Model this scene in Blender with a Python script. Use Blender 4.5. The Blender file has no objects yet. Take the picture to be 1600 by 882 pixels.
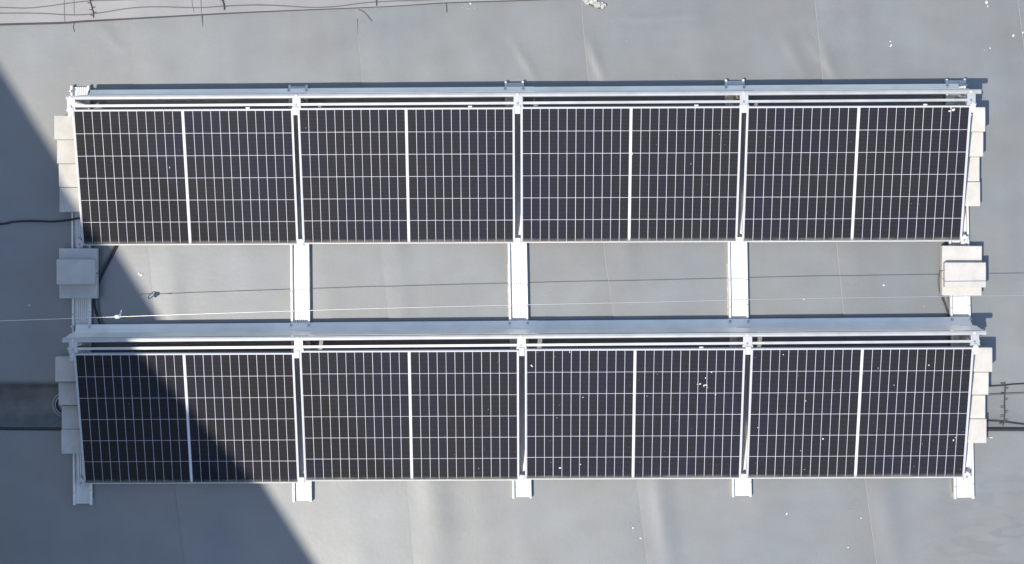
import bpy, math, random
from mathutils import Vector, Matrix
random.seed(7)
sc = bpy.context.scene
C = sc.collection
R = math.radians

# ------------------------------------------------------------------ camera
D = 16.35                       # height of the camera above the roof, metres
cam = bpy.data.objects.new('camera', bpy.data.cameras.new('camera'))
C.objects.link(cam)
cam.location = (0, 0, D)
cam.rotation_euler = (0, 0, 0)  # straight down
cam.data.sensor_width = 36
cam.data.lens = 70
cam.data.clip_start = 0.1
cam.data.clip_end = 2000
sc.camera = cam

# ------------------------------------------------------------------ light
SUN = Vector((-0.353, -0.301, 1.0)).normalized()      # towards the sun
elev = math.asin(SUN.z)
world = bpy.data.worlds.new('World'); sc.world = world
world.use_nodes = True
wn, wl = world.node_tree.nodes, world.node_tree.links
wn.clear()
sky = wn.new('ShaderNodeTexSky'); sky.sky_type = 'NISHITA'; sky.sun_disc = False
sky.sun_elevation = elev
sky.sun_rotation = math.atan2(SUN.x, SUN.y)
sky.air_density = 1.0; sky.dust_density = 0.6; sky.ozone_density = 1.6
bg = wn.new('ShaderNodeBackground'); bg.inputs['Strength'].default_value = 0.15
wo = wn.new('ShaderNodeOutputWorld')
wl.new(sky.outputs[0], bg.inputs[0]); wl.new(bg.outputs[0], wo.inputs[0])
sun = bpy.data.objects.new('sun', bpy.data.lights.new('sun', 'SUN'))
C.objects.link(sun)
sun.data.energy = 3.3; sun.data.angle = R(0.55); sun.data.color = (1.0, 0.935, 0.84)
sun.rotation_euler = SUN.to_track_quat('Z', 'Y').to_euler()
sc.view_settings.view_transform = 'Standard'; sc.view_settings.look = 'None'
sc.view_settings.exposure = 0.62; sc.view_settings.gamma = 1

# ------------------------------------------------------------------ helpers
F = 3111.1
def at(px, py, z=0.0):          # photograph pixel (1600 wide) seen at height z -> place in metres
    k = (D - z) / F
    return Vector(((px - 800) * k, (441 - py) * k, z))

class MB:
    def __init__(s): s.v = []; s.f = []
    def hexa(s, p):             # 8 points: bottom 4 (ccw), top 4 (ccw)
        b = len(s.v); s.v += [tuple(q) for q in p]
        for f in ((3,2,1,0),(4,5,6,7),(0,1,5,4),(1,2,6,5),(2,3,7,6),(3,0,4,7)):
            s.f.append(tuple(b+i for i in f))
        return s
    def box(s, x0, x1, y0, y1, z0, z1, M=None):
        p = [Vector(q) for q in ((x0,y0,z0),(x1,y0,z0),(x1,y1,z0),(x0,y1,z0),(x0,y0,z1),(x1,y0,z1),(x1,y1,z1),(x0,y1,z1))]
        if M is not None: p = [M @ q for q in p]
        return s.hexa(p)
    def bevbox(s, x0, x1, y0, y1, z0, z1, c, jit=0.0):   # box with chamfered top and vertical edges
        def ring(i, z):
            r = [(x0+i+c,y0+i),(x1-i-c,y0+i),(x1-i,y0+i+c),(x1-i,y1-i-c),(x1-i-c,y1-i),(x0+i+c,y1-i),(x0+i,y1-i-c),(x0+i,y0+i+c)]
            return [(a+random.uniform(-jit,jit), b+random.uniform(-jit,jit), z) for a, b in r]
        b = len(s.v)
        s.v += ring(0, z0) + ring(0, z1-c) + ring(c, z1)
        for k in range(2):
            for i in range(8):
                j = (i+1) % 8
                s.f.append((b+8*k+i, b+8*k+j, b+8*k+8+j, b+8*k+8+i))
        s.f.append(tuple(b+16+i for i in range(8))); s.f.append(tuple(b+7-i for i in range(8)))
        return s
    def tube(s, pts, r, n=8, caps=True):
        pts = [Vector(p) for p in pts]; b = len(s.v)
        for i, p in enumerate(pts):
            t = (pts[min(i+1, len(pts)-1)] - pts[max(i-1, 0)]).normalized()
            u = t.cross(Vector((0,0,1)))
            if u.length < 1e-3: u = Vector((1,0,0))
            u.normalize(); w = u.cross(t)
            rr = r[i] if isinstance(r, (list, tuple)) else r
            for k in range(n):
                a = 2*math.pi*k/n
                s.v.append(tuple(p + u*math.cos(a)*rr + w*math.sin(a)*rr))
        for i in range(len(pts)-1):
            for k in range(n):
                j = (k+1) % n
                s.f.append((b+i*n+k, b+i*n+j, b+(i+1)*n+j, b+(i+1)*n+k))
        if caps:
            s.f.append(tuple(b+n-1-k for k in range(n))); s.f.append(tuple(b+(len(pts)-1)*n+k for k in range(n)))
        return s
    def cyl(s, x, y, z0, z1, r, n=10, r1=None, M=None):
        r1 = r if r1 is None else r1; b = len(s.v)
        for z, q in ((z0, r), (z1, r1)):
            for k in range(n):
                a = 2*math.pi*k/n; p = Vector((x+q*math.cos(a), y+q*math.sin(a), z))
                s.v.append(tuple(M @ p if M is not None else p))
        for k in range(n):
            j = (k+1) % n; s.f.append((b+k, b+j, b+n+j, b+n+k))
        s.f.append(tuple(b+n-1-k for k in range(n))); s.f.append(tuple(b+n+k for k in range(n)))
        return s
    def lathe(s, prof, cx, cy, n=32):
        b = len(s.v)
        for r, z in prof:
            for k in range(n):
                a = 2*math.pi*k/n; s.v.append((cx+r*math.cos(a), cy+r*math.sin(a), z))
        for i in range(len(prof)-1):
            for k in range(n):
                j = (k+1) % n; s.f.append((b+i*n+k, b+i*n+j, b+(i+1)*n+j, b+(i+1)*n+k))
        return s
    def blob(s, x, y, z, r, h=0.0015, n=9, ax=1.0, rot=0.0, M=None):   # flat ragged splat
        b = len(s.v)
        for hh, q in ((0, 1.0), (h, 0.72)):
            rnd = random.Random(int(x*9973+y*7919)+n)
            for k in range(n):
                a = 2*math.pi*k/n; rr = r*q*rnd.uniform(0.55, 1.25)
                dx, dy = rr*ax*math.cos(a), rr*math.sin(a)
                p = Vector((x+dx*math.cos(rot)-dy*math.sin(rot), y+dx*math.sin(rot)+dy*math.cos(rot), z+hh))
                s.v.append(tuple(M @ p if M is not None else p))
        for k in range(n):
            j = (k+1) % n; s.f.append((b+k, b+j, b+n+j, b+n+k))
        s.f.append(tuple(b+n+k for k in range(n)))
        return s
    def mesh(s, name, mat, smooth=False):
        me = bpy.data.meshes.new(name); me.from_pydata(s.v, [], s.f)
        me.materials.append(mat); me.update()
        if smooth: me.polygons.foreach_set('use_smooth', [True]*len(me.polygons))
        return me
    def build(s, name, mat, parent=None, smooth=False):
        return link(name, s.mesh(name, mat, smooth), parent)

def link(name, me, parent=None):
    o = bpy.data.objects.new(name, me); C.objects.link(o)
    if parent is not None: o.parent = parent
    return o
def tag(o, label=None, cat=None, group=None, kind=None):
    if label: o['label'] = label
    if cat: o['category'] = cat
    if group: o['group'] = group
    if kind: o['kind'] = kind
    return o
def empty(name, loc=(0,0,0), rz=0.0):
    o = bpy.data.objects.new(name, None); C.objects.link(o)
    o.location = loc; o.rotation_euler = (0,0,rz); o.empty_display_size = 0.1
    return o

# ------------------------------------------------------------------ materials
def mat(name, col, rough=0.6, metal=0.0, coat=0.0, spec=0.5, var=0.0, vscale=8.0, bump=0.0, bscale=60.0):
    m = bpy.data.materials.new(name); m.use_nodes = True
    n, l = m.node_tree.nodes, m.node_tree.links
    b = n['Principled BSDF']
    b.inputs['Base Color'].default_value = (*col, 1)
    b.inputs['Roughness'].default_value = rough; b.inputs['Metallic'].default_value = metal
    b.inputs['Coat Weight'].default_value = coat; b.inputs['Coat Roughness'].default_value = 0.06
    b.inputs['Specular IOR Level'].default_value = spec
    tc = n.new('ShaderNodeTexCoord')
    if var:
        t = n.new('ShaderNodeTexNoise'); t.inputs['Scale'].default_value = vscale; t.inputs['Detail'].default_value = 6
        l.new(tc.outputs['Object'], t.inputs['Vector'])
        r = n.new('ShaderNodeMapRange'); r.inputs[1].default_value = 0.3; r.inputs[2].default_value = 0.7
        r.inputs[3].default_value = 1-var; r.inputs[4].default_value = 1+var
        l.new(t.outputs['Fac'], r.inputs[0])
        x = n.new('ShaderNodeVectorMath'); x.operation = 'SCALE'; x.inputs[0].default_value = col
        l.new(r.outputs[0], x.inputs['Scale']); l.new(x.outputs[0], b.inputs['Base Color'])
    if bump:
        t = n.new('ShaderNodeTexNoise'); t.inputs['Scale'].default_value = bscale; t.inputs['Detail'].default_value = 4
        l.new(tc.outputs['Object'], t.inputs['Vector'])
        q = n.new('ShaderNodeBump'); q.inputs['Strength'].default_value = bump; q.inputs['Distance'].default_value = 0.01
        l.new(t.outputs['Fac'], q.inputs['Height']); l.new(q.outputs[0], b.inputs['Normal'])
    return m

M_alu   = mat('brushed_aluminium', (0.72,0.71,0.67), 0.5, 0.35, var=0.07, vscale=9)
M_rail  = mat('weathered_rail', (0.46,0.465,0.455), 0.42, 0.4, var=0.10, vscale=7)
M_galv  = mat('zinc_sheet', (0.97,0.91,0.81), 0.42, 0.28, var=0.08, vscale=5)
M_frame = mat('anodised_frame', (0.52,0.52,0.52), 0.5, 0.12)
M_back  = mat('white_backsheet', (0.47,0.47,0.52), 0.5, coat=0.2)
M_strip = mat('white_strip', (0.74,0.74,0.76), 0.5)
M_steel = mat('bolt_steel', (0.32,0.33,0.35), 0.35, 0.8)
M_black = mat('black_cable', (0.02,0.021,0.025), 0.45, bump=0.1)
M_grey  = mat('grey_wire', (0.11,0.11,0.115), 0.5)
M_rub   = mat('black_rubber', (0.015,0.016,0.017), 0.22)
M_bowl  = mat('polished_steel_bowl', (0.22,0.22,0.23), 0.22, 0.8)
M_faint = mat('washed_lime', (0.42,0.41,0.39), 0.85)
M_drop2 = mat('grey_plaster', (0.42,0.40,0.37), 0.9, var=0.3, vscale=40)
M_drop  = mat('bird_lime', (0.64,0.63,0.60), 0.8, bump=0.4, bscale=120)
M_pad   = mat('faded_pad', (0.40,0.345,0.325), 0.9, var=0.25, vscale=25)
M_pale  = mat('sunlit_seam_and_rim', (0.28,0.29,0.29), 0.6)  # pale tone painting sunlit sheet edges; the drain rim shares it
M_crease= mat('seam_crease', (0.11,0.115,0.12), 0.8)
M_dark  = mat('dark_tie_and_edge_shadow', (0.05,0.052,0.056), 0.7)  # dark ties, pads and strip, and the painted shadow line of the lap
M_wire  = mat('steel_lifeline', (0.70,0.69,0.66), 0.36, 0.95)
M_hard  = mat('painted_clamp', (0.8,0.8,0.78), 0.5, 0.2)
M_wall  = mat('render_wall', (0.55,0.52,0.47), 0.9, var=0.08, vscale=1.5)
M_pane  = mat('window_glass', (0.03,0.04,0.05), 0.08)
M_yel   = mat('yellow_tape', (0.75,0.5,0.05), 0.6)

# concrete pavers: a tone of its own for each one
def mat_paver():
    m = mat('cast_concrete', (0.6,0.58,0.545), 0.9, bump=0.25, bscale=90)
    n, l = m.node_tree.nodes, m.node_tree.links; b = n['Principled BSDF']
    oi = n.new('ShaderNodeObjectInfo'); tc = n.new('ShaderNodeTexCoord')
    t = n.new('ShaderNodeTexNoise'); t.noise_dimensions = '4D'; t.inputs['Scale'].default_value = 9; t.inputs['Detail'].default_value = 8
    l.new(tc.outputs['Object'], t.inputs['Vector'])
    w = n.new('ShaderNodeMath'); w.operation = 'MULTIPLY'; w.inputs[1].default_value = 40; l.new(oi.outputs['Random'], w.inputs[0]); l.new(w.outputs[0], t.inputs['W'])
    a = n.new('ShaderNodeMapRange'); a.inputs[1].default_value=0.3; a.inputs[2].default_value=0.7; a.inputs[3].default_value=0.87; a.inputs[4].default_value=1.05
    l.new(t.outputs['Fac'], a.inputs[0])
    c = n.new('ShaderNodeMapRange'); c.inputs[3].default_value=0.95; c.inputs[4].default_value=1.05; l.new(oi.outputs['Random'], c.inputs[0])
    p = n.new('ShaderNodeMath'); p.operation='MULTIPLY'; l.new(a.outputs[0], p.inputs[0]); l.new(c.outputs[0], p.inputs[1])
    vo = n.new('ShaderNodeTexVoronoi'); vo.inputs['Scale'].default_value = 55; l.new(tc.outputs['Object'], vo.inputs['Vector'])
    g = n.new('ShaderNodeMapRange'); g.inputs[1].default_value=.08; g.inputs[2].default_value=.2; g.inputs[3].default_value=.72; g.inputs[4].default_value=1; l.new(vo.outputs['Distance'], g.inputs[0])
    p2 = n.new('ShaderNodeMath'); p2.operation='MULTIPLY'; l.new(p.outputs[0], p2.inputs[0]); l.new(g.outputs[0], p2.inputs[1]); p = p2
    x = n.new('ShaderNodeVectorMath'); x.operation='SCALE'; x.inputs[0].default_value=(0.54,0.515,0.465)
    l.new(p.outputs[0], x.inputs['Scale']); l.new(x.outputs[0], b.inputs['Base Color'])
    return m
M_paver = mat_paver()

# silicon cell: faint fine busbars across, each cell slightly its own tint
def mat_cell():
    m = bpy.data.materials.new('silicon_cell'); m.use_nodes = True
    n, l = m.node_tree.nodes, m.node_tree.links; b = n['Principled BSDF']
    b.inputs['Roughness'].default_value = 0.6; b.inputs['Specular IOR Level'].default_value = 0.1
    b.inputs['Coat Weight'].default_value = 0.8; b.inputs['Coat Roughness'].default_value = 0.03; b.inputs['Coat IOR'].default_value = 1.3
    oi = n.new('ShaderNodeObjectInfo'); tc = n.new('ShaderNodeTexCoord')
    sx = n.new('ShaderNodeSeparateXYZ'); l.new(tc.outputs['Object'], sx.inputs[0])
    k = n.new('ShaderNodeMath'); k.operation='MULTIPLY'; k.inputs[1].default_value = 16/0.176; l.new(sx.outputs['Y'], k.inputs[0])
    fr = n.new('ShaderNodeMath'); fr.operation='FRACT'; l.new(k.outputs[0], fr.inputs[0])
    lt = n.new('ShaderNodeMath'); lt.operation='LESS_THAN'; lt.inputs[1].default_value = 0.16; l.new(fr.outputs[0], lt.inputs[0])
    tn = n.new('ShaderNodeTexNoise'); tn.inputs['Scale'].default_value = 1.6; tn.inputs['Detail'].default_value = 3
    ge = n.new('ShaderNodeNewGeometry'); l.new(ge.outputs['Position'], tn.inputs['Vector'])
    ad = n.new('ShaderNodeMath'); ad.operation='MULTIPLY_ADD'; ad.inputs[1].default_value=0.34; l.new(oi.outputs['Random'], ad.inputs[0])
    sb = n.new('ShaderNodeMath'); sb.operation='MULTIPLY_ADD'; sb.inputs[1].default_value=2.0; sb.inputs[2].default_value=-0.68; l.new(tn.outputs['Fac'], sb.inputs[0]); l.new(sb.outputs[0], ad.inputs[2])
    ra = n.new('ShaderNodeValToRGB')
    e = ra.color_ramp.elements
    e[0].position = 0.1; e[0].color = (0.0102,0.0088,0.0085,1)
    e[1].position = 0.9; e[1].color = (0.0075,0.0080,0.0185,1)
    q = ra.color_ramp.elements.new(0.5); q.color = (0.0085,0.0078,0.0105,1)
    l.new(ad.outputs[0], ra.inputs[0])
    mx = n.new('ShaderNodeMix'); mx.data_type='RGBA'; l.new(lt.outputs[0], mx.inputs[0]); l.new(ra.outputs[0], mx.inputs[6]); mx.inputs[7].default_value=(0.056,0.054,0.056,1)
    l.new(mx.outputs[2], b.inputs['Base Color'])
    return m
M_cell = mat_cell()

# grey roofing membrane with weathering, wet dirt in the valley and scuffs near one corner
def mat_roof(name, col, warm=0.0):
    m = bpy.data.materials.new(name); m.use_nodes = True
    n, l = m.node_tree.nodes, m.node_tree.links; b = n['Principled BSDF']
    b.inputs['Specular IOR Level'].default_value = 0.8
    tc = n.new('ShaderNodeTexCoord'); P = tc.outputs['Object']
    def noise(scale, det=5, sc3=None, rough=0.55):
        t = n.new('ShaderNodeTexNoise'); t.inputs['Scale'].default_value = scale; t.inputs['Detail'].default_value = det; t.inputs['Roughness'].default_value = rough
        if sc3:
            mp = n.new('ShaderNodeMapping'); mp.inputs['Scale'].default_value = sc3; l.new(P, mp.inputs[0]); l.new(mp.outputs[0], t.inputs['Vector'])
        else: l.new(P, t.inputs['Vector'])
        return t.outputs['Fac']
    def rng(v, a, b_, c, d):
        r = n.new('ShaderNodeMapRange'); r.inputs[1].default_value=a; r.inputs[2].default_value=b_; r.inputs[3].default_value=c; r.inputs[4].default_value=d
        l.new(v, r.inputs[0]); return r.outputs[0]
    def op(o, x, y):
        q = n.new('ShaderNodeMath'); q.operation = o
        for i, v in enumerate((x, y)):
            if isinstance(v, (int, float)): q.inputs[i].default_value = v
            else: l.new(v, q.inputs[i])
        return q.outputs[0]
    big = rng(noise(0.7, 4), 0.3, 0.7, 0.93, 1.07)
    streak = rng(noise(1.0, 5, (3.2,0.45,1)), 0.3, 0.7, 0.955, 1.045)
    patch = rng(noise(2.6, 7, (1,1.5,1)), 0.35, 0.65, 0.95, 1.045)
    fine = rng(noise(70, 3), 0.3, 0.7, 0.96, 1.04)
    v = op('MULTIPLY', op('MULTIPLY', big, streak), op('MULTIPLY', patch, fine))
    sp = n.new('ShaderNodeSeparateXYZ'); l.new(P, sp.inputs[0])
    # dirt lying in the valley that leads to the drain (strongest at the drain side)
    dy = op('ABSOLUTE', op('SUBTRACT', sp.outputs['Y'], -1.01), 0)
    inv = rng(dy, 0.17, 0.21, 1, 0)
    west = rng(sp.outputs['X'], -3.2, 3.0, 1, 0.12)
    dn = rng(noise(5, 6), 0.35, 0.65, 0.55, 1.0)
    dirt = op('MULTIPLY', op('MULTIPLY', inv, west), dn)
    # scuffs
    cx = op('SUBTRACT', sp.outputs['X'], 3.95); cy = op('SUBTRACT', sp.outputs['Y'], -2.05)
    dist = op('SQRT', op('ADD', op('MULTIPLY', cx, cx), op('MULTIPLY', cy, cy)), 0)
    near = rng(dist, 0.1, 0.75, 1, 0)
    sn = noise(3.2, 3)
    mp = n.new('ShaderNodeMapping'); mp.inputs['Rotation'].default_value = (0,0,R(-35)); mp.inputs['Scale'].default_value=(2.2,7.5,1); l.new(P, mp.inputs[0])
    t2 = n.new('ShaderNodeTexNoise'); t2.inputs['Scale'].default_value=1.3; t2.inputs['Detail'].default_value=4; t2.inputs['Distortion'].default_value=1.2; l.new(mp.outputs[0], t2.inputs['Vector'])
    scuff = op('MULTIPLY', near, rng(t2.outputs['Fac'], 0.50, 0.60, 0, 1))
    # tiny pale specks
    vo = n.new('ShaderNodeTexVoronoi'); vo.inputs['Scale'].default_value = 5.5; l.new(P, vo.inputs['Vector'])
    vc = n.new('ShaderNodeSeparateColor'); l.new(vo.outputs['Color'], vc.inputs[0])
    pick = op('GREATER_THAN', vc.outputs[0], 0.975)
    spk = op('MULTIPLY', op('LESS_THAN', vo.outputs['Distance'], 0.014), pick)
    base = n.new('ShaderNodeVectorMath'); base.operation='SCALE'; base.inputs[0].default_value = col; l.new(v, base.inputs['Scale'])
    # hue drift
    hm = n.new('ShaderNodeMix'); hm.data_type='RGBA'; hm.blend_type='MULTIPLY'; hm.inputs[0].default_value=1.0
    hr = n.new('ShaderNodeValToRGB'); hr.color_ramp.elements[0].color=(1.03,1.0,0.965,1); hr.color_ramp.elements[1].color=(0.97,1.0,1.03,1)
    hr.color_ramp.elements[0].position=0.35; hr.color_ramp.elements[1].position=0.65
    l.new(noise(1.1,3), hr.inputs[0]); l.new(base.outputs[0], hm.inputs[6]); l.new(hr.outputs[0], hm.inputs[7])
    def mix(fac, a, colr):
        q = n.new('ShaderNodeMix'); q.data_type='RGBA'; l.new(fac, q.inputs[0]); l.new(a, q.inputs[6]); q.inputs[7].default_value=(*colr,1); return q.outputs[2]
    st = rng(noise(1.9, 7, (1,1.3,1), 0.62), 0.54, 0.66, 0, 0.30)
    hs = mix(st, hm.outputs[2], (0.165,0.155,0.148))
    c1 = mix(op('MULTIPLY', dirt, 0.95), hs, (0.026,0.034,0.029))
    c2 = mix(op('MULTIPLY', scuff, 0.45), c1, (0.125,0.135,0.145))
    c3 = mix(spk, c2, (0.7,0.7,0.68))
    l.new(c3, b.inputs['Base Color'])
    l.new(rng(noise(2.2,5), 0.3, 0.7, 0.33, 0.40), b.inputs['Roughness'])
    bp = n.new('ShaderNodeBump'); bp.inputs['Strength'].default_value=0.10; bp.inputs['Distance'].default_value=0.004
    l.new(noise(28,6), bp.inputs['Height']); l.new(bp.outputs[0], b.inputs['Normal'])
    return m
ROOF = (0.178,0.186,0.181)
M_roof = mat_roof('grey_membrane', ROOF)
M_roof2 = mat_roof('pale_membrane', (0.235,0.229,0.222))

# ------------------------------------------------------------------ ground, roof, the taller house that casts the shade
gm = MB(); gm.v = [(-600,-600,-10),(600,-600,-10),(600,600,-10),(-600,600,-10)]; gm.f = [(0,1,2,3)]
tag(gm.build('ground', mat('ground_soil', (0.16,0.15,0.13), 0.95, var=0.2, vscale=0.05)), kind='structure')
roof = empty('roof'); tag(roof, kind='structure')
MB().box(-14,14,-11,13,-9.99,-0.06).build('roof_slab', M_wall, roof)

# seams between the membrane sheets (pixel polylines)
seams = [[(-160,-400),(-150,130),(-125,400),(-80,882),(-30,1400)],
         [(190,-400),(203,30),(208,130),(230,385),(252,600),(290,882),(340,1400)],
         [(545,-400),(557,30),(567,130),(596,400),(620,600),(646,882),(700,1400)],
         [(897,-400),(910,30),(920,130),(945,400),(975,600),(1012,882),(1060,1400)],
         [(1255,-400),(1273,0),(1285,120),(1309,400),(1330,600),(1370,882),(1420,1400)],
         [(1575,-400),(1590,0),(1606,120),(1640,400),(1665,600),(1700,882),(1760,1400)]]
seams = [[at(*p) for p in s] for s in seams]
def seam_x(s, y):
    if y >= s[0].y: return s[0].x
    for a, b in zip(s, s[1:]):
        if a.y >= y >= b.y:
            t = (a.y-y)/(a.y-b.y); return a.x+(b.x-a.x)*t
    return s[-1].x
def h1(t): return math.sin(t*12.9898)*0.5+0.5
def wob(y, k, a=1.0): return a*(math.sin(y*1.3+k*2.1)+0.6*math.sin(y*3.1+k*5.7)+0.3*math.sin(y*7.3+k))
wrinkles = []    # offset from its seam, half width, height, y range
for k in range(6):
    wrinkles.append((k, 0.06, 0.040, 0.0012, -9, 9))
    wrinkles.append((k, 0.16+0.03*math.sin(k*3), 0.05, 0.0042, -9, 9))
    wrinkles.append((k, 1.15+0.3*math.sin(k*1.9), 0.07, 0.0022, -9, 9))
    wrinkles.append((k, 0.30+0.05*math.sin(k*5+1), 0.05, 0.0030, 0.2+0.3*k%1.1, 3.2))
    wrinkles.append((k, 0.26+0.05*math.sin(k*7+2), 0.05, 0.0028, -4, -1.3))
    wrinkles.append((k, -0.22+0.04*math.sin(k*4), 0.05, 0.0022, 1.3, 2.5))
    wrinkles.append((k, 0.75+0.2*math.sin(k*2.7), 0.06, 0.0015, -9, 9))
folds = [ (at(800,60), at(840,128), .03, .004), (at(1220,45), at(1262,125), .045, .004), (at(150,30), at(190,80), .03, .003),
          (at(1255,50), at(1300,115), .03, .003), (at(920,60), at(945,130), .035, .006), (at(1280,50), at(1305,125), .035,.006),
          (at(945,32), at(1110,22), .012, .003), (at(0,624), at(92,612), .02, .006), (at(10,636), at(85,638), .012, .006),
          (at(0,658), at(200,659), .01, .007), (at(0,598), at(200,598), .008, .005),(at(1500,770),at(1600,750),.03,.003) ]
def height(x, y, k):
    s = seams[k]; u = x - seam_x(s, y); z = 0.0
    for (ks, off, w, h, y0, y1) in wrinkles:
        if ks != k and not (ks == k+1 and off < 0): continue
        uu = u if ks == k else x - seam_x(seams[ks], y)
        d = (uu-off-0.018*wob(y, ks+off))/(w*1.7)
        if abs(d) < 3:
            e = 1.0
            if y < y0: e = math.exp(-((y-y0)/0.15)**2)
            if y > y1: e = math.exp(-((y-y1)/0.15)**2)
            z += 1.15*h*e*(0.55+0.45*math.sin(y*1.7+off*9+ks)*math.cos(y*3.9+off*5))*math.exp(-d*d)
    for a, b, w, h in folds:
        ab = b-a; t = ((x-a.x)*ab.x+(y-a.y)*ab.y)/(ab.x**2+ab.y**2)
        if -0.3 < t < 1.3:
            tt = min(1, max(0, t)); d = math.hypot(x-a.x-ab.x*tt, y-a.y-ab.y*tt)/w
            if d < 3: z += h*math.exp(-d*d)*math.sin(math.pi*min(1, max(0.08, t*0.84+0.08)))
    v = (y+1.01)/0.16                      # shallow valley to the drain
    z -= 0.022*math.exp(-v**4)
    z += 0.0012*math.sin(x*2.3+y*1.1)*math.sin(y*1.7-x*0.6)
    return z
ys = [-11,-8,-5,-3.6] ; y = -2.8
while y < 2.7: ys.append(y); y += 0.026
ys += [2.7,3.4,5,8,13]
for k in range(6):
    a = seams[k]; b = seams[k+1] if k < 5 else None
    v, f = [], []; nx = 75
    for y in ys:
        x0 = seam_x(a, y) if k else -14; x1 = (seam_x(b, y)+0.11) if b else 14
        for i in range(nx+1):
            t = i/nx
            if k == 0: x = x0+(x1-x0)*(1-(1-t)**2.2)
            elif k == 5: x = x0+(x1-x0)*t**2.2
            else: x = x0+(x1-x0)*t
            z = height(x, y, k) + 0.004*k*0 + 0.0045*(1-t)           # free edge lies over the neighbour
            v.append((x, y, z-0.0045*t))
    for j in range(len(ys)-1):
        for i in range(nx):
            p = j*(nx+1)+i; f.append((p, p+1, p+nx+2, p+nx+1))
    me = bpy.data.meshes.new('membrane_sheet'); me.from_pydata(v, [], f); me.materials.append(M_roof); me.update()
    me.polygons.foreach_set('use_smooth', [True]*len(me.polygons))
    link('membrane_sheet', me, roof)
    if k:       # welded edge of the sheet, its sunlit gleam painted as a pale tube
        pts = []
        for y in ys[3:-4][::6]:
            pts.append(Vector((seam_x(a, y), y, height(seam_x(a,y), y, k)+0.0035)))
        MB().tube(pts, 0.0026, 5).build('sunlit_edge', M_pale, roof)
# upper cross sheet and the lap's cast shadow, put in as a dark tube
edge = [(-600,62),(-200,46),(0,39),(95,36.5),(130,34),(200,30),(300,24.5),(400,19.5),(600,11),(700,5),(800,2),(870,-1),(1100,-14),(1700,-60)]
ep = [at(*p) for p in edge]
v = []; f = []
for p in ep:
    for j in range(12):
        t = j/11; q = p.y+(4.2-p.y)*t
        v.append((p.x, q, 0.0125+0.003*math.sin(p.x*3+q*2)))
for i in range(len(ep)-1):
    for j in range(11):
        q = i*12+j; f.append((q, q+12, q+13, q+1))
me = bpy.data.meshes.new('membrane_sheet'); me.from_pydata(v, [], f); me.materials.append(M_roof2); me.update()
top_sheet = link('membrane_sheet', me, roof); top_sheet['label'] = 'slightly pinkish cross sheet along the upper edge'
def rag(pts, n=6):      # subdivide a polyline smoothly
    out = []
    P = [pts[0]]+list(pts)+[pts[-1]]
    for i in range(1, len(P)-2):
        for k in range(n):
            t = k/n; a, b, c, d = P[i-1], P[i], P[i+1], P[i+2]
            out.append(0.5*((2*b)+(c-a)*t+(2*a-5*b+4*c-d)*t*t+(3*b-a-3*c+d)*t**3))
    out.append(P[-2]); return out
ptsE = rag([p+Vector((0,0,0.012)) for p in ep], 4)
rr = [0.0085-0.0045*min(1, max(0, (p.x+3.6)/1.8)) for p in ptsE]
MB().tube(ptsE, rr, 6).build('edge_shadow', M_dark, roof)
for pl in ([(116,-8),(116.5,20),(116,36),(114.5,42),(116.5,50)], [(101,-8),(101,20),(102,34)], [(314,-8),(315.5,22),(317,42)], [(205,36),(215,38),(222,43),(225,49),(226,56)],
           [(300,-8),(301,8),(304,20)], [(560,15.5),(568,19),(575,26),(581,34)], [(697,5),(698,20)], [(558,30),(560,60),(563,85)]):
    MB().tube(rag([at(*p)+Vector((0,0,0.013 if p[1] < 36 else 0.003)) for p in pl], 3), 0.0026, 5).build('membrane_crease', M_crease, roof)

# droppings on the roof
def droppings(lst, parent, zoff=0.006, M=None):
    for (x, y, r, ax, rot) in lst:
        p = at(x, y)
        m = MB().blob(p.x, p.y, zoff, r*(.5 if r < .0085 else .74), ax=ax, rot=rot)
        m.build('bird_dropping', M_drop if r > .0085 else M_faint, parent)
droppings([(46,477.5,.009,1.6,.5),(217,428,.010,1.5,.9),(221,430,.012,1.8,.2),(120,60,.006,1,0),(1381,446,.011,1,.5),(1256,467.5,.009,1.5,.2),(1249,464,.006,1,0),(1425,452,.006,1,0),
           (1444,479.5,.008,2,.2),(624.5,460.5,.007,1,0),(831,458,.007,1,0),(858,458,.006,1,0),(984,817,.006,2,-1.1),(986.5,821,.006,2,-1.1),(989,825,.013,1,-1),(994,809,.008,1.4,1),
           (995,843,.006,1.5,1),(1001,841,.011,1.1,0),(923,834,.006,1,0),(1345.5,809.5,.010,1,0),(1325,855.5,.011,1.2,1),(1334,842,.005,1,0),(1229,803,.009,2,1),(1328,797,.007,2,0),
           (1306,881,.008,1,0),(1221,857.5,.006,1,0),(1245,756,.006,1,0),(703.5,867.5,.007,1,0),(678,876,.010,2,-1),(748,842.5,.006,1,0),(746,842.5,.005,1,0),(700,779,.008,1,.4),
           (1391,65,.010,1,1),(1392,72,.009,2,1),(1541,4,.016,1.4,1),(1543,10,.009,1,0),(1583,56,.011,1.5,.8),(1598,51,.010,1,0),(1547,76,.009,1,0),(1538,79,.007,1.8,.5),(1525,117.5,.008,1,0),
           (1292,100,.008,1,0),(1269,54,.007,1,0),(1299,88,.014,1,.5),(893.5,9.5,.008,1,0),(1051,120.5,.007,1,0),(979,64,.006,2,1),(1549,684,.010,2,0),(1229,681,.005,1,0),(263,799,.008,1,0),(240,859,.007,1.6,1),
           (723,12,.008,2,1),(727,8,.008,2,-.6),(731,14,.008,2,.3),(735,6,.010,1.5,0),(738,11,.008,1,0),(742,13,.008,2,.5),(729,16,.007,1,0),(734,17,.006,1,0)], roof)
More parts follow.
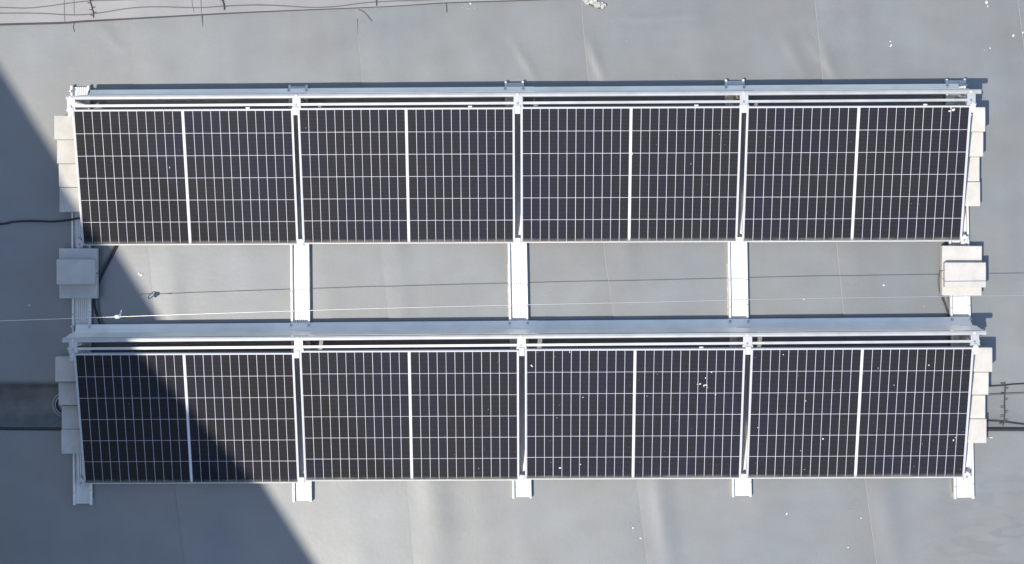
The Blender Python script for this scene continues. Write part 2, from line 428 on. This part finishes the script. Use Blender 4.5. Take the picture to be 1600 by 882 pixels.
# crumpled plaster remains lying at the top edge
m = MB()
for i in range(26):
    t = i/25; p = at(912+32*t, 1+10*t**1.5+random.uniform(-4,4))
    m.blob(p.x, p.y, 0.006+random.uniform(0,.02), random.uniform(.012,.024), h=0.012, n=7, ax=1.3, rot=random.uniform(0,3))
pm = m.build('plaster_lump', M_drop2)
m = MB()
for i in range(18):
    t = random.random(); p = at(914+28*t, 1+10*t**1.5+random.uniform(-4,3))
    m.blob(p.x, p.y, 0.028, random.uniform(.004,.009), h=0.005, n=7, ax=1.6, rot=random.uniform(0,3))
m.build('white_flake', M_drop, pm)['kind'] = 'stuff'
tag(pm, 'crumpled whitish patch of plaster debris at the upper edge of the roof', 'debris')
m = MB().tube(rag([at(918,5,.01),at(926,9,.012),at(934,12.5,.01),at(942,12,.01)],4), 0.006, 6); tag(m.build('bent_strip', M_dark), 'short dark curved strip under the crumpled white debris at the top edge', 'strip')

# ------------------------------------------------------------------ taller house beside the roof: casts the slanting shade
g0, g1 = at(0,104), at(495,882)
dirv = (g1-g0).normalized(); nrm = Vector((-dirv.y*-1, dirv.x*-1, 0))
nrm = Vector((dirv.y, -dirv.x, 0))
if nrm.dot(Vector((-1,-1,0))) < 0: nrm = -nrm
H = 10.0
e0 = g0 + Vector((SUN.x/SUN.z*H, SUN.y/SUN.z*H, 0))
ang = math.atan2(dirv.y, dirv.x)
house = empty('tall_house', (e0.x, e0.y, -10), ang)
tag(house, 'rendered house wall rising beside the roof, outside the frame, casting its slanting shade', 'house')
sgn = 1 if (Matrix.Rotation(ang,3,'Z') @ Vector((0,1,0))).dot(nrm) > 0 else -1
def hb(x0,x1,y0,y1,z0,z1): return MB().box(x0,x1,min(sgn*y0,sgn*y1),max(sgn*y0,sgn*y1),z0,z1)
hb(-16,24,0.06,9,0,H+9.9).build('wall', M_wall, house)
hb(-16.05,24.05,0.0,9.05,H+9.9,H+10).build('coping', M_galv, house)
for zz in (12.0,15.2):
    for xx in range(-13,23,4):
        w = hb(xx,xx+1.3,0.0,0.07,zz,zz+1.5).build('window', M_frame, house)
        hb(xx+.07,xx+1.23,-0.004,0.05,zz+.07,zz+1.43).build('pane', M_pane, w)

# ------------------------------------------------------------------ base rails
def place_pts(o, p): return o.matrix_basis.inverted() @ p
ordinal = ['leftmost','second','middle','fourth','rightmost']
rails = [((124.7,134.5),(128.7,789.5)),((465.6,133),(472,784.5)),((803.5,127.5),(815.6,779)),((1148,124.5),(1159.4,777)),((1493.7,123.6),(1507,780))]
rlabel = ['leftmost of the five aluminium floor rails, partly in shade under the left panel ends',
          'aluminium floor rail under the joint of the first and second panels from the left',
          'middle aluminium floor rail, under the joint of the second and third panels',
          'aluminium floor rail under the joint of the third and fourth panels',
          'rightmost of the five aluminium floor rails, under the right panel ends']
BR = 0.062
Wd = [.156,.157,.158,.160,.166]
for i, (t, b) in enumerate(rails):
    pt, pb = at(*t, BR), at(*b, BR); L = (pt-pb).length
    a = math.atan2(pt.y-pb.y, pt.x-pb.x)-math.pi/2
    o = empty('base_rail', (pb.x, pb.y, 0), a)
    tag(o, rlabel[i], 'mounting rail', 'aluminium floor rails under both panel rows')
    w = Wd[i]/2
    m = MB().box(-w+.018, w-.018, .008, L-.008, 0.010, 0.024)
    for r in range(5):
        x = -w+.045+r*(2*w-.09)/4
        m.box(x-.004, x+.004, .0085, L-.0085, 0.023, 0.034)
    m.build('ribbed_tray', M_alu, o)
    for s in (-1, 1):
        x0, x1 = sorted((s*w, s*(w-.0185)))
        mm = MB(); c = .0035
        prof = [(x0,.006),(x1,.006),(x1,BR-c),(x1-c,BR),(x0+c,BR),(x0,BR-c)]
        mm.v = [(x,0,z) for x,z in prof]+[(x,L,z) for x,z in prof]
        mm.f = [(q,(q+1)%6,6+(q+1)%6,6+q) for q in range(6)]+[(5,4,3,2,1,0),tuple(range(6,12))]
        mm.f = [tuple(reversed(q)) for q in mm.f]
        mm.build('side_flange', M_alu, o)
    for yy in (.10, L*.42, L*.455, L-.06):
        for s in (-1, 1):
            MB().cyl(s*(w-.009), yy+(.02 if s>0 else 0), BR-.002, BR+.004, .0055, 8).build('screw', M_steel, o)
    ya = at(0, 500).y-pb.y; yb = at(0, 412).y-pb.y
    if i in (1,2,3):
        MB().box(-w-.008, w+.005, ya, yb, 0.0, .0085).build('rubber_pad', M_pad, o)
    else:
        MB().box(-w-.004, w+.004, .05, L-.05, 0.0, .0085).build('rubber_pad', M_dark, o)

# ------------------------------------------------------------------ racks: ridge rail, cross rail, deflector sheets, brackets, posts, clamps
TH = R(18.7); ZB = 0.10
panels = [(-2.6277,.8393,1.0008),(-.8436,.8511,.983),(.9529,.8602,1.0021),(2.7714,.866,1.0175),
          (-2.6165,-1.1075,.9972),(-.8192,-1.0851,.9944),(.9846,-1.0718,.9988),(2.7989,-1.0644,1.0098)]
PW, PL, PY = 1.762, 1.134, 0.004
def panel_mat(i):       # panel plane: origin at low-edge centre on the glass, y up the slope
    cx, cy, s = panels[i]
    return (Matrix.Translation((cx, cy, ZB)) @ Matrix.Rotation(PY, 4, 'Z') @ Matrix.Translation((0, -PL/2*math.cos(TH), 0)) @ Matrix.Rotation(TH, 4, 'X'))
ZR = 0.455
defs = [dict(l=(103,149.3), r=(1533.5,139.6), k=0.80, br=[(105,117),(457,469.5),(802.5,816.5),(1156,1169),(1511,1524)], dl=128, dr=1511, sec=(105,1524), p=0,
             lab='upper aluminium support rack with ridge rail, rear sheets and brackets behind the upper panels'),
        dict(l=(97,528.8), r=(1541,516.8), k=1.0, br=[(108,120.6),(460,473),(808,821.5),(1161,1175),(1516.6,1529.7)], dl=106, dr=1530, sec=(105,1531), p=4,
             lab='lower aluminium support rack with ridge rail, rear sheets and brackets behind the lower panels')]
for d in defs:
    A, B = at(*d['l'], ZR), at(*d['r'], ZR)
    a = math.atan2(B.y-A.y, B.x-A.x); L = (B-A).length
    o = empty('support_rack', (A.x, A.y, 0), a)
    tag(o, d['lab'], 'mounting rack', 'support racks of the two panel rows')
    X = lambda px, z=ZR: (at(px, 0, z).x-A.x)/math.cos(a)
    k = d['k']
    # ridge rail: a profile 37 mm deep with a shallow groove
    pr = [(0,ZR-.036),(-.036,ZR-.036),(-.036,ZR-.006),(-.034,ZR-.002),(-.030,ZR),(-.019,ZR),(-.0175,ZR-.003),(-.0155,ZR-.003),(-.014,ZR-.001),(-.005,ZR-.003),(-.001,ZR-.006),(0,ZR-.010)]
    m = MB(); m.v = [(0,y,z) for y,z in pr]+[(L,y,z) for y,z in pr]
    m.f = [tuple(range(11,-1,-1)),tuple(range(12,24))]+[(q,(q+1)%12,12+(q+1)%12,12+q) for q in range(12)]
    m.build('ridge_rail', M_rail, o)
    s0, s1 = X(d['sec'][0]), X(d['sec'][1])
    m = MB().box(s0, s1, -.0955, -.0755, ZR-.028, ZR)
    m.build('cross_rail', M_rail, o)
    # deflector sheets, one per bay, stepped and folded
    bx = [ (X(p)+X(q))/2 for p, q in d['br']]
    cuts = [X(d['dl'], .3)] + [bx[1]+.075, bx[2]+.08, bx[3]+.08] + [X(d['dr'], .3)]
    prof = [(.100*k,.066),(.097*k,.070),(.066*k,.094),(.064*k,.098),(.043*k,.118),(.0405*k,.1195),(.0425*k,.126),(.036*k,.132),(.032*k,.150),(.030*k,.235),(.026*k,.245),(.008,.325),(.0035,.345),(.0035,.428)]
    for j in range(4):
        x0, x1 = cuts[j], cuts[j+1]+(.05 if j < 3 else 0)
        dz = .0018*(j % 2)
        m = MB(); n = len(prof)
        for y, z in prof:
            cut0 = .045*min(1, max(0, (z-.1)/.2)) if j == 0 else 0
            cut1 = .045*min(1, max(0, (z-.1)/.2)) if j == 3 else 0
            if d['p'] == 4: cut0 = -cut0*.6; cut1 = -cut1*.6
            else: cut0 = -cut0*.2; cut1 = -cut1*.2
            m.v += [(x0+(.02 if j==0 else 0)+cut0, y+dz, z+dz), (x1-(.02 if j==3 else 0)-cut1, y+dz, z+dz)]
        for q in range(n-1): m.f.append((2*q, 2*q+1, 2*q+3, 2*q+2))
        me = m.mesh('deflector_sheet', M_galv)
        s = link('deflector_sheet', me, o)
        sm = s.modifiers.new('thickness', 'SOLIDIFY'); sm.thickness = 0.0012; sm.offset = 0
    # floor screws where the sheets meet the rails
    for i, (t, b) in enumerate(rails):
        pt, pb = at(*t, BR), at(*b, BR)
        yy = A.y + .088*k; tt = (pt.y-yy)/(pt.y-pb.y); cx = pt.x+(pb.x-pt.x)*tt
        for s in (-1, 1):
            q = Vector((cx+s*(Wd[i]/2-.006), 0, 0)); lx = (q.x-A.x)
            MB().cyl(lx, .085*k, .094, .098, .0055, 6).build('screw_head', M_alu, MB().cyl(lx, .085*k, .070, .095, .0098, 12).build('screw', M_steel, o))
        if d['p'] == 4 and i:
            MB().box(cx-A.x-.03, cx-A.x+.085, .030, .0375, .150, .154).build('fixing_strip', M_alu, o)
    # brackets, posts
    for i, (p, q) in enumerate(d['br']):
        x0, x1 = X(p), X(q); e = -.128 if d['p'] == 0 else -.122
        if d['p'] == 4: e = -.118
        m = MB().box(x0, x1, e+.012, -.030, ZR+.001, ZR+.005)
        m.box(x0-.006, x1+.006, e, e+.016, ZR-.002, ZR+.007)
        br = m.build('bracket', M_rail, o)
        for yb in (-.020, -.088):
            MB().cyl((x0+x1)/2-.003, yb, ZR+.0005, ZR+.011, .0065, 6).cyl((x0+x1)/2-.003, yb, ZR, ZR+.0062, .010, 12).build('bolt', M_alu if yb > -.05 else M_steel, br)
        xm = (x0+x1)/2
        m = MB().box(xm-.022, xm+.022, -.036, -.004, .03, ZR-.037)
        m.box(xm-.022, xm+.022, -.099, -.070, .03, ZR-.031)
        m.box(xm-.030, xm+.030, -.115, .004, .026, .034)
        m.build('post', M_alu, o)
    # panel clamps at the high and low edges
    oi = o.matrix_basis.inverted()
    for j in range(5):
        for (y0, y1) in ((PL-.050, PL+.018), (-.016, .044)):
            low = y1 < .1
            if 0 < j < 4:
                Ma, Mb = panel_mat(d['p']+j-1), panel_mat(d['p']+j)
                ea = Ma @ Vector((PW/2*panels[d['p']+j-1][2], (y0+y1)/2, 0)); eb = Mb @ Vector((-PW/2*panels[d['p']+j][2], (y0+y1)/2, 0))
                mid = (ea+eb)/2; M = Matrix.Translation(mid) @ Matrix.Rotation(PY,4,'Z') @ Matrix.Rotation(TH,4,'X'); hw = .021
            else:
                sd = -1 if j == 0 else 1; pi = d['p'] + (0 if j == 0 else 3)
                mid = panel_mat(pi) @ Vector((sd*(PW/2*panels[pi][2]+.012), (y0+y1)/2, 0))
                M = Matrix.Translation(mid) @ Matrix.Rotation(PY,4,'Z') @ Matrix.Rotation(TH,4,'X'); hw = .021
                if low: M = M @ Matrix.Translation((sd*.008,0,0)); hw = .027
            Mo = oi @ M; hl = (y1-y0)/2
            m = MB().box(-hw, hw, -hl, hl, .0015, .0055, Mo)
            m.box(-hw*.45, hw*.45, -hl, hl, -.032, .0015, Mo)
            if j in (0, 4):
                m.box(-hw*1.0, hw*.2, -hl-.004, -hl+.02, -.036, .010, Mo); m.box(-hw*.4, hw*.4, hl-.006, hl+.012, -.036, .006, Mo)
            cl = m.build('clamp', M_frame, o)
            MB().cyl(0, 0, .005, .0095, .0075, 8, M=Mo).build('bolt', M_alu if not (low and j in (0,4)) else M_steel, cl)
            if low:       # little foot holding the low edge above the floor rail
                c0 = oi @ (M @ Vector((0,0,-.03)))
                MB().box(c0.x-.02, c0.x+.02, c0.y-.03, c0.y+.02, .026, c0.z+.004).build('foot', M_alu, o)

# ------------------------------------------------------------------ solar panels
cw, ch, px_, py_ = .0669, .1813, .0714, .1854
cell_me = MB()
c = .0022
b0 = [(-cw/2,-ch/2+c),(-cw/2+c,-ch/2),(cw/2-c,-ch/2),(cw/2,-ch/2+c),(cw/2,ch/2-c),(cw/2-c,ch/2),(-cw/2+c,ch/2),(-cw/2,ch/2-c)]
cell_me.v = [(x,y,-.001) for x,y in b0]+[(x,y,0) for x,y in b0]
cell_me.f = [tuple(range(8,16))]+[(q,(q+1)%8,8+(q+1)%8,8+q) for q in range(8)]
cell_me = cell_me.mesh('cell', M_cell)
fm = MB(); lip = .0105
for (x0,x1,y0,y1) in ((-PW/2,PW/2,0,.0075),(-PW/2,PW/2,PL-.0075,PL),(-PW/2,-PW/2+lip,.0075,PL-.0075),(PW/2-lip,PW/2,.0075,PL-.0075)):
    fm.box(x0,x1,y0,y1,-.030,.0012)
frame_me = fm.mesh('frame', M_frame)
back_me = MB().box(-PW/2+lip, PW/2-lip, .0075, PL-.0075, -.006, -.0012).mesh('backsheet', M_back)
bus_me = MB().box(-.0062,.0062,.0125,PL-.0125,-.0013,.0004).mesh('centre_strip', M_strip)
jb_me = MB().bevbox(-.05,.05,PL/2-.04,PL/2+.04,-.022,-.0065,.003).mesh('junction_box', M_black)
tag_me = MB().box(-.016,.016,PL+.001,PL+.014,-.014,-.008).mesh('edge_clip', M_frame)
def mat_dust():
    m = bpy.data.materials.new('dust_film'); m.use_nodes = True
    n, l = m.node_tree.nodes, m.node_tree.links; b = n['Principled BSDF']
    b.inputs['Base Color'].default_value = (0.30,0.28,0.25,1); b.inputs['Roughness'].default_value = 0.95
    tc = n.new('ShaderNodeTexCoord'); sp = n.new('ShaderNodeSeparateXYZ'); l.new(tc.outputs['Object'], sp.inputs[0])
    r_ = n.new('ShaderNodeMapRange'); r_.inputs[1].default_value=.008; r_.inputs[2].default_value=.040; r_.inputs[3].default_value=.5; r_.inputs[4].default_value=0
    l.new(sp.outputs['Y'], r_.inputs[0])
    t = n.new('ShaderNodeTexNoise'); t.inputs['Scale'].default_value = 6; t.inputs['Detail'].default_value = 5
    ge = n.new('ShaderNodeNewGeometry'); l.new(ge.outputs['Position'], t.inputs['Vector'])
    q = n.new('ShaderNodeMapRange'); q.inputs[1].default_value=.35; q.inputs[2].default_value=.62; q.inputs[3].default_value=.25; q.inputs[4].default_value=1
    l.new(t.outputs['Fac'], q.inputs[0])
    x = n.new('ShaderNodeMath'); x.operation='MULTIPLY'; l.new(r_.outputs[0], x.inputs[0]); l.new(q.outputs[0], x.inputs[1]); l.new(x.outputs[0], b.inputs['Alpha'])
    return m
dust_me = MB().box(-PW/2+lip, PW/2-lip, .0076, .0405, .0006, .0008).mesh('dust_film', mat_dust())
plabel = ['solar panel at the left end of the upper row, one lower corner in shade',
          'second solar panel from the left in the upper row, fully sunlit',
          'third solar panel of the upper row, a white dropping on its centre strip',
          'rightmost solar panel of the upper row, a white dropping near its upper right corner',
          'solar panel at the left end of the lower row, half covered by slanting shade',
          'second solar panel from the left in the lower row, clean and sunlit',
          'third solar panel of the lower row, clustered white droppings on its right half',
          'solar panel at the right end of the lower row, with small scattered white droppings']
pdrops = [[(265,262,.006,1.6,1.2),(264,193,.003,1,0),(246,250,.003,1,0)],
          [(548,227,.004,1,0),(478,200,.005,1.8,-1),(580,207,.003,1,0),(675,174,.004,1.4,1)],
          [(986.5,239.5,.013,1.4,-.8),(1079.5,256.5,.006,1,0),(1124,210,.005,1,0),(900,292,.003,1,0),(1105,289,.003,1,0)],
          [(1489,172,.017,1.1,.3),(1484,174,.009,1.4,.2),(1486,169,.008,1,.3),(1597-280,295,.003,1,0),(1323,313,.003,1,0),(1292,333,.003,1.6,0),(1518,180,.007,.8,0),(1211,246,.005,1,.4)],
          [(144,740,.005,.6,0),(448,645,.003,1,0),(318,577,.003,1,0)],
          [(502,600,.004,.7,0),(763,640,.005,1.5,.4),(757,702,.004,1,0),(710,710,.004,1,0),(748,732,.005,1.5,.3),(780,569,.004,1,0),(777,566,.003,1,0),(675,671,.003,1,0)],
          [(831,572,.009,1.9,-.9),(867,557.5,.005,1,0),(890,550.5,.007,1,0),(840,551,.004,1,0),(1112,581.5,.010,1.3,.3),(1102.5,591,.007,1,0),(1100,603,.009,1.6,.8),(1104,602,.009,1.3,-.4),(1094,600.5,.009,1.3,.3),(1090,601,.006,2,-.2),
           (1106,606,.006,1,0),(1118,617,.007,1,0),(1027,585,.005,1,0),(984,602,.004,1,0),(911,621,.006,1.6,.2),(1011,619,.006,1,0),(998,594,.004,1,0),(875.5,731.5,.011,1.2,.2),(907,726,.007,1,0),(861,723,.005,1,0),(870,653,.006,1,0),(823,629,.004,1,0),
           (1020,690,.005,1,0),(1118,670,.004,1,0),(983,700,.003,1,0),(1000,722,.003,1,0),(1039,705,.004,1,0),(1073,612,.004,1,0),(1184-40,655,.003,1,0),(874,633,.003,1,0)],
          [(1224,554.5,.007,1,0),(1372,575.5,.006,1,0),(1349,583,.005,1,1),(1451.5,571,.007,1.2,0),(1397,602,.006,1,1),(1303,610,.005,1.6,0),(1312,609.5,.004,1,0),(1259,627,.007,1,0),(1286,686,.011,1.1,.4),(1490,688,.009,1.6,1.1),(1493,684,.006,1.6,1),
           (1251,704.5,.006,1,0),(1441,694,.005,1,0),(1257,734,.005,1.7,0),(1428,729,.005,1,0),(1184,668.5,.007,1,0),(1180,559,.005,1,0),(1505,675,.005,1,0),(1300,631,.003,1,0),(1331,725,.003,1,0),(1181,724,.004,1,0)]]
def on_panel(i, px, py):       # pixel -> point in the panel's own plane
    M = panel_mat(i); o = M.translation; nn = M.to_3x3() @ Vector((0,0,1)); cpos = Vector((0,0,D)); ray = at(px, py, 0)-cpos
    t = (o-cpos).dot(nn)/ray.dot(nn); return M.inverted() @ (cpos+ray*t)
base_objs = None
for i, (cx, cy, s) in enumerate(panels):
    o = bpy.data.objects.new('solar_panel', None); C.objects.link(o); o.empty_display_size = .1
    o.matrix_basis = panel_mat(i) @ Matrix.Diagonal((s,1,1,1))
    tag(o, plabel[i], 'solar panel', 'solar panels in two rows of four')
    link('frame', frame_me, o); bk = link('backsheet', back_me, o)
    link('centre_strip', bus_me, o); link('junction_box', jb_me, o)
    if i < 4 or i == 6:
        e = link('edge_clip', tag_me, o); e.location.x = PW*(.295 if i < 4 else .30)
    for hx in (-1, 1):
        for ix in range(12):
            x = hx*(.0072+.0035+px_*(ix+.5)-.0012)
            for iy in range(6):
                y = PL/2+(iy-2.5)*py_
                cl = link('cell', cell_me, o); cl.location = (x+random.uniform(-.0003,.0003), y+random.uniform(-.0003,.0003), 0)
    for (qx, qy, r, ax, rot) in pdrops[i]:
        q = on_panel(i, qx, qy)
        MB().blob(q.x/s, q.y, .0004, r*(.62 if r < .006 else .8), ax=ax, rot=rot, n=8).build('bird_dropping', M_drop if r > .0065 else M_faint, o)
    link('dust_film', dust_me, o)
    rnd = random.Random(i+3); m = MB()
    for _ in range(10):
        m.blob(rnd.uniform(-.85,.85), rnd.uniform(.03,1.1), .0003, rnd.uniform(.0012,.0026), h=.0008, n=6)
    dd = m.build('dust_specks', M_faint, o); dd['kind'] = 'stuff'

# ------------------------------------------------------------------ concrete pavers
ph = .070; z0 = BR+.001
paver_me = [MB().bevbox(-.155,.155,-.0975,.0975,0,ph-.002,.0045,.0012).mesh('concrete_paver', M_paver) for _ in range(5)]
pc = [0]
def paver(right_px, ytop, ybot, layer, label, left=False, w=.31, rz=0.0, loclevel=None):
    zt = z0+(layer+1)*ph
    e = at(right_px, ytop, zt); f_ = at(right_px, ybot, zt)
    x = e.x + (w/2 if left else -w/2); y = (e.y+f_.y)/2; h = e.y-f_.y
    o = link('concrete_paver', paver_me[pc[0] % 5]); pc[0] += 1
    o.location = (x, y, z0+layer*ph); o.rotation_euler = (0,0,rz); o.scale = (w/.31, (h-.003)/.195, 1)
    tag(o, label, 'paver', 'pale concrete ballast pavers at the ends of the panel rows')
def stackrow(side, row, xs, yb):
    L = side == 'left'; tn = ['tallest stack','two high stack']
    where = f'at the {side} end of the {row} panel row'
    for c_, (layers, nm) in enumerate(((3,'three-high'),(2,'two-high'),(1,'a'),(1,'b'))):
        for k in range(layers):
            if layers == 3: lab = f"{['bottom','middle','top'][k]} paver of the three-high stack, {side} end of the {row} panel row"
            elif layers == 2: lab = f"{['lower','upper'][k]} paver of the two-high stack, {side} end of the {row} panel row"
            elif c_ == 2: lab = f"single paver next to the two-high stack, {side} end of the {row} panel row"
            else: lab = f"single paver ending the line of pavers, {side} end of the {row} panel row"
            j = random.uniform(-.003,.003) if k < layers-1 else 0
            # lower layers sit directly below: same place in metres
            zt = z0+layers*ph; e = at(xs[c_], 0, zt).x
            zk = z0+(k+1)*ph
            ppx = 800+e*F/(D-zk)
            ytw, ybw = at(0, yb[c_], zt).y, at(0, yb[c_+1], zt).y
            yt_k, yb_k = 441-ytw*F/(D-zk), 441-ybw*F/(D-zk)
            paver(ppx+j*190, yt_k, yb_k, k, lab, L)
stackrow('left','upper',[84.4,88.7,91.6,92.5],[180.5,218.3,256,293,332])
stackrow('right','upper',[1540,1536.8,1531,1532],[167.3,206,245,284,322.5])
stackrow('left','lower',[86,91.3,96,95.7],[557.5,597,633.5,671,709.5])
stackrow('right','lower',[1551,1545,1540,1542],[543,581.5,617.5,654.5,693])
paver(92,388,427,0,'upper bottom paver in the shaded pile between the rows at left',True)
paver(92,427.4,467,0,'lower bottom paver in the shaded pile between the rows at left',True)
paver(88,405.5,445,1,'single paver lying on top of the shaded pile between the rows at left',True)
paver(1534.5,384,423,0,'upper bottom paver in the sunlit pile between the rows at right',rz=-.012,w=.325)
paver(1534.5,423.4,462.5,0,'lower bottom paver in the sunlit pile between the rows at right',rz=-.006,w=.325)
paver(1541,410,449.5,1,'single paver lying on top of the sunlit pile between the rows at right',w=.335)

# ------------------------------------------------------------------ cables, wires
def cable(name, pts, r, m, label, cat, group=None, n=6):
    w = rag([at(p[0], p[1], p[2] if len(p) > 2 else r) for p in pts], 6)
    return tag(MB().tube(w, r, n).build(name, m, smooth=True), label, cat, group)
cable('cable', [(-80,356,.01),(0,350.5,.01),(20,347,.012),(50,345.5,.012),(80,346.5,.012),(100,345,.04),(112,343.5,.075),(128,341.5,.075),(160,350,.02),(200,372,.01)], .0085, M_black, 'thick black cable crossing the leftmost floor rail beside the upper left panel', 'cable')
cable('cable', [(200,350,.01),(184,382,.01),(173,404,.012),(162,425,.012),(154,444,.012),(149,460,.011),(147,475,.012),(150,488,.012),(157,510,.012)], .0085, M_black, 'black cable curving out from under the upper left panel past the shaded paver pile', 'cable', 'pair of cables beside the shaded paver pile')
cable('cable', [(194,350,.01),(180,382,.01),(169,404,.011),(158,425,.011),(151,446,.011),(153,465,.011),(154,480,.012),(156,492,.012),(163,510,.012)], .0070, M_grey, 'thinner grey cable running alongside the black one past the shaded paver pile', 'cable', 'pair of cables beside the shaded paver pile')
cable('cable', [(1480,375,.02),(1473,400,.02),(1469,420,.02),(1466.5,435,.02),(1467,452,.02),(1471,466,.02),(1477,482,.02),(1484,510,.02)], .0042, M_grey, 'thin dark cable bulging out to the left of the sunlit paver pile', 'cable', 'thin cables left of the sunlit paver pile')
cable('cable', [(1472,455,.012),(1474,466,.012),(1480,484,.012),(1486,510,.012)], .0050, M_black, 'black cable running down beside the rightmost floor rail into the lower rack', 'cable', 'thin cables left of the sunlit paver pile')
cable('cable', [(1477,455,.014),(1481,468,.014),(1483,484,.014),(1489,510,.014)], .0050, M_grey, 'innermost grey cable tight against the rightmost floor rail', 'cable', 'thin cables left of the sunlit paver pile')
cable('conduit', [(-60,670,-.004),(0,670,-.004),(60,670.5,-.004),(400,671,-.002),(1200,671,.008),(1545,671.3,.014),(1600,671.5,.014),(1700,672,.014)], .0140, M_black, 'straight black conduit crossing beneath the lower row along the valley', 'conduit')
cable('cable', [(1500,606,.01),(1546,604,.01),(1570,602.5,.012),(1590,600.5,.01),(1660,598,.01)], .0042, M_black, 'uppermost black cable leaving the right end of the lower row', 'cable', 'three cables leaving the lower row at right')
cable('cable', [(1500,619,.01),(1546,617.5,.01),(1570,616.5,.012),(1600,615,.01),(1660,613,.01)], .0036, M_grey, 'middle grey cable leaving the right end of the lower row', 'cable', 'three cables leaving the lower row at right')
cable('cable', [(1500,657,.01),(1546,658,.01),(1567,659.5,.012),(1600,663.5,.01),(1660,668,.01)], .0042, M_black, 'lowest black cable leaving the right end of the lower row, just above the conduit', 'cable', 'three cables leaving the lower row at right')
cable('wire', [(-60,11.5,.016),(0,12,.016),(40,13,.016),(70,10.5,.016),(110,5,.018),(145,1.5,.018),(200,0,.016),(300,-4,.016)], .0036, M_grey, 'upper of the two thin grey wires waving across the top left corner', 'wire')
cable('wire', [(-60,21.5,.016),(0,21,.016),(60,21.2,.016),(110,23.6,.016),(145,22,.018),(200,13.5,.018),(245,11,.016),(310,12.4,.016),(350,10,.018),(400,8.3,.018),(440,9.3,.016),(485,12,.016),(525,10.5,.018),(585,3.5,.018),(690,-.5,.016)], .0040, M_grey, 'longer lower thin grey wire waving from the top left corner to the top middle', 'wire')
def tie(pts, label, r=.0050, barbs=5):
    o = empty('toothed_tie', at(pts[0][0], pts[0][1], 0)); b = o.location
    w = rag([at(p[0], p[1], .022)-b for p in pts], 4)
    # a chain of small links
    m = MB()
    for i in range(len(w)-1):
        m.tube([w[i], (w[i]+w[i+1])/2, w[i+1]], [r*.6, r*1.15, r*.6], 5)
    m.build('band', M_dark, o)
    for i in range(barbs):
        t = w[int((i+.5)/barbs*(len(w)-1))]; s = 1 if i % 2 else -1
        MB().tube([t+Vector((0,0,0)), t+Vector((s*.022,.004,-.006)), t+Vector((s*.030,.005,-.012))], .0035, 5).build('tooth', M_dark, o)
    tag(o, label, 'cable tie', 'toothed ties holding loose cables on the roof')
tie([(139,-6),(141,3),(143.5,12),(145.5,20),(146,28)], 'pale and dark toothed tie standing across both wires at top left', .0042, 7)
tie([(346,-6),(348.5,3),(350,9),(350.5,16)], 'short black tie on the wire, second from the left at the top edge', .0058, 2)
tie([(588,-8),(588.3,0),(588.5,9.5)], 'short black tie near the top middle, ending on the painted edge shadow', .0050, 1)
tie([(1569.5,598),(1570,612),(1569,630),(1569.5,645),(1568.5,658),(1567,667)], 'long twisted black tie across the three cables right of the lower row', .0050, 9)

# lifeline stretched above the roof
ZL = .60
wp = [(-400,515),(0,501.8),(110,498),(184,495.3),(400,488),(600,482),(800,477),(1000,472.7),(1200,467.8),(1400,464.5),(1600,461.8),(2000,455)]
wpts = [at(x, y, ZL) for x, y in wp]
line = empty('lifeline', (wpts[0].x, wpts[0].y, 0)); b = line.location
MB().tube([p-b for p in rag(wpts, 3)], .0029, 6).build('steel_wire', M_wire, line, True)
for p in (wpts[0], wpts[-1]):
    MB().cyl(p.x-b.x, p.y-b.y, 0.0, ZL+.03, .03, 12).build('end_post', M_alu, line)
p = at(202, 494.8, ZL)-b; q = at(207, 494.6, ZL)-b
MB().tube([p, q], .0048, 6).build('tape_mark', M_yel, line)
tag(line, 'thin pale steel lifeline wire stretched above the gap between the two rows', 'wire')
cp = at(184, 495.2, ZL)
co = empty('carabiner', (cp.x, cp.y, ZL)); tag(co, 'pale carabiner with clamp hanging on the lifeline near the left end', 'carabiner')
u = (at(400,488,ZL)-at(184,495.3,ZL)).normalized()
w0 = Vector((0,0,0))
m = MB().tube([-u*.024, -u*.02, u*.006, u*.016], [.009,.0155,.0155,.010], 8)
m.tube([u*.0+Vector((0,.0,.004)), u*.0+Vector((0,-.004,-.055))], .013, 8)
m.build('clamp_body', M_hard, co, True)
ring = []
cc = Vector((-.002,.028,-.135))
for k in range(17):
    a = 2*math.pi*k/16; ring.append(cc+Vector((.004*math.cos(a)+.012*math.sin(a), .021*math.cos(a)+.004*math.sin(a), .055*math.sin(a))))
MB().tube(ring, .0042, 6, caps=False).build('ring', M_hard, co, True)
MB().tube([Vector((0,-.004,-.05)), Vector((0,.012,-.075)), Vector((0.006,.03,-.085))], .006, 6).build('hook', M_hard, co, True)

# ------------------------------------------------------------------ roof drain in the valley
dc = at(101, 633)
dr = empty('roof_drain', (dc.x, dc.y, -.012)); tag(dr, 'round black roof drain with glossy rubber rim, partly under the lower left pavers', 'drain')
MB().lathe([(.108,-.004),(.102,.010),(.096,.014),(.090,.010),(.088,.006)],0,0,40).build('rim', M_pale, dr, True)
MB().lathe([(.088,.006),(.084,.014),(.079,.018),(.070,.013),(.058,.003),(.040,-.001),(.001,-.001)],0,0,40).build('bowl', M_bowl, dr, True)
for k in range(3):
    MB().lathe([(.02+.018*k,0),(.022+.018*k,.006),(.024+.018*k,0)],0,0,28).build('grate_ring', M_rub, dr, True)
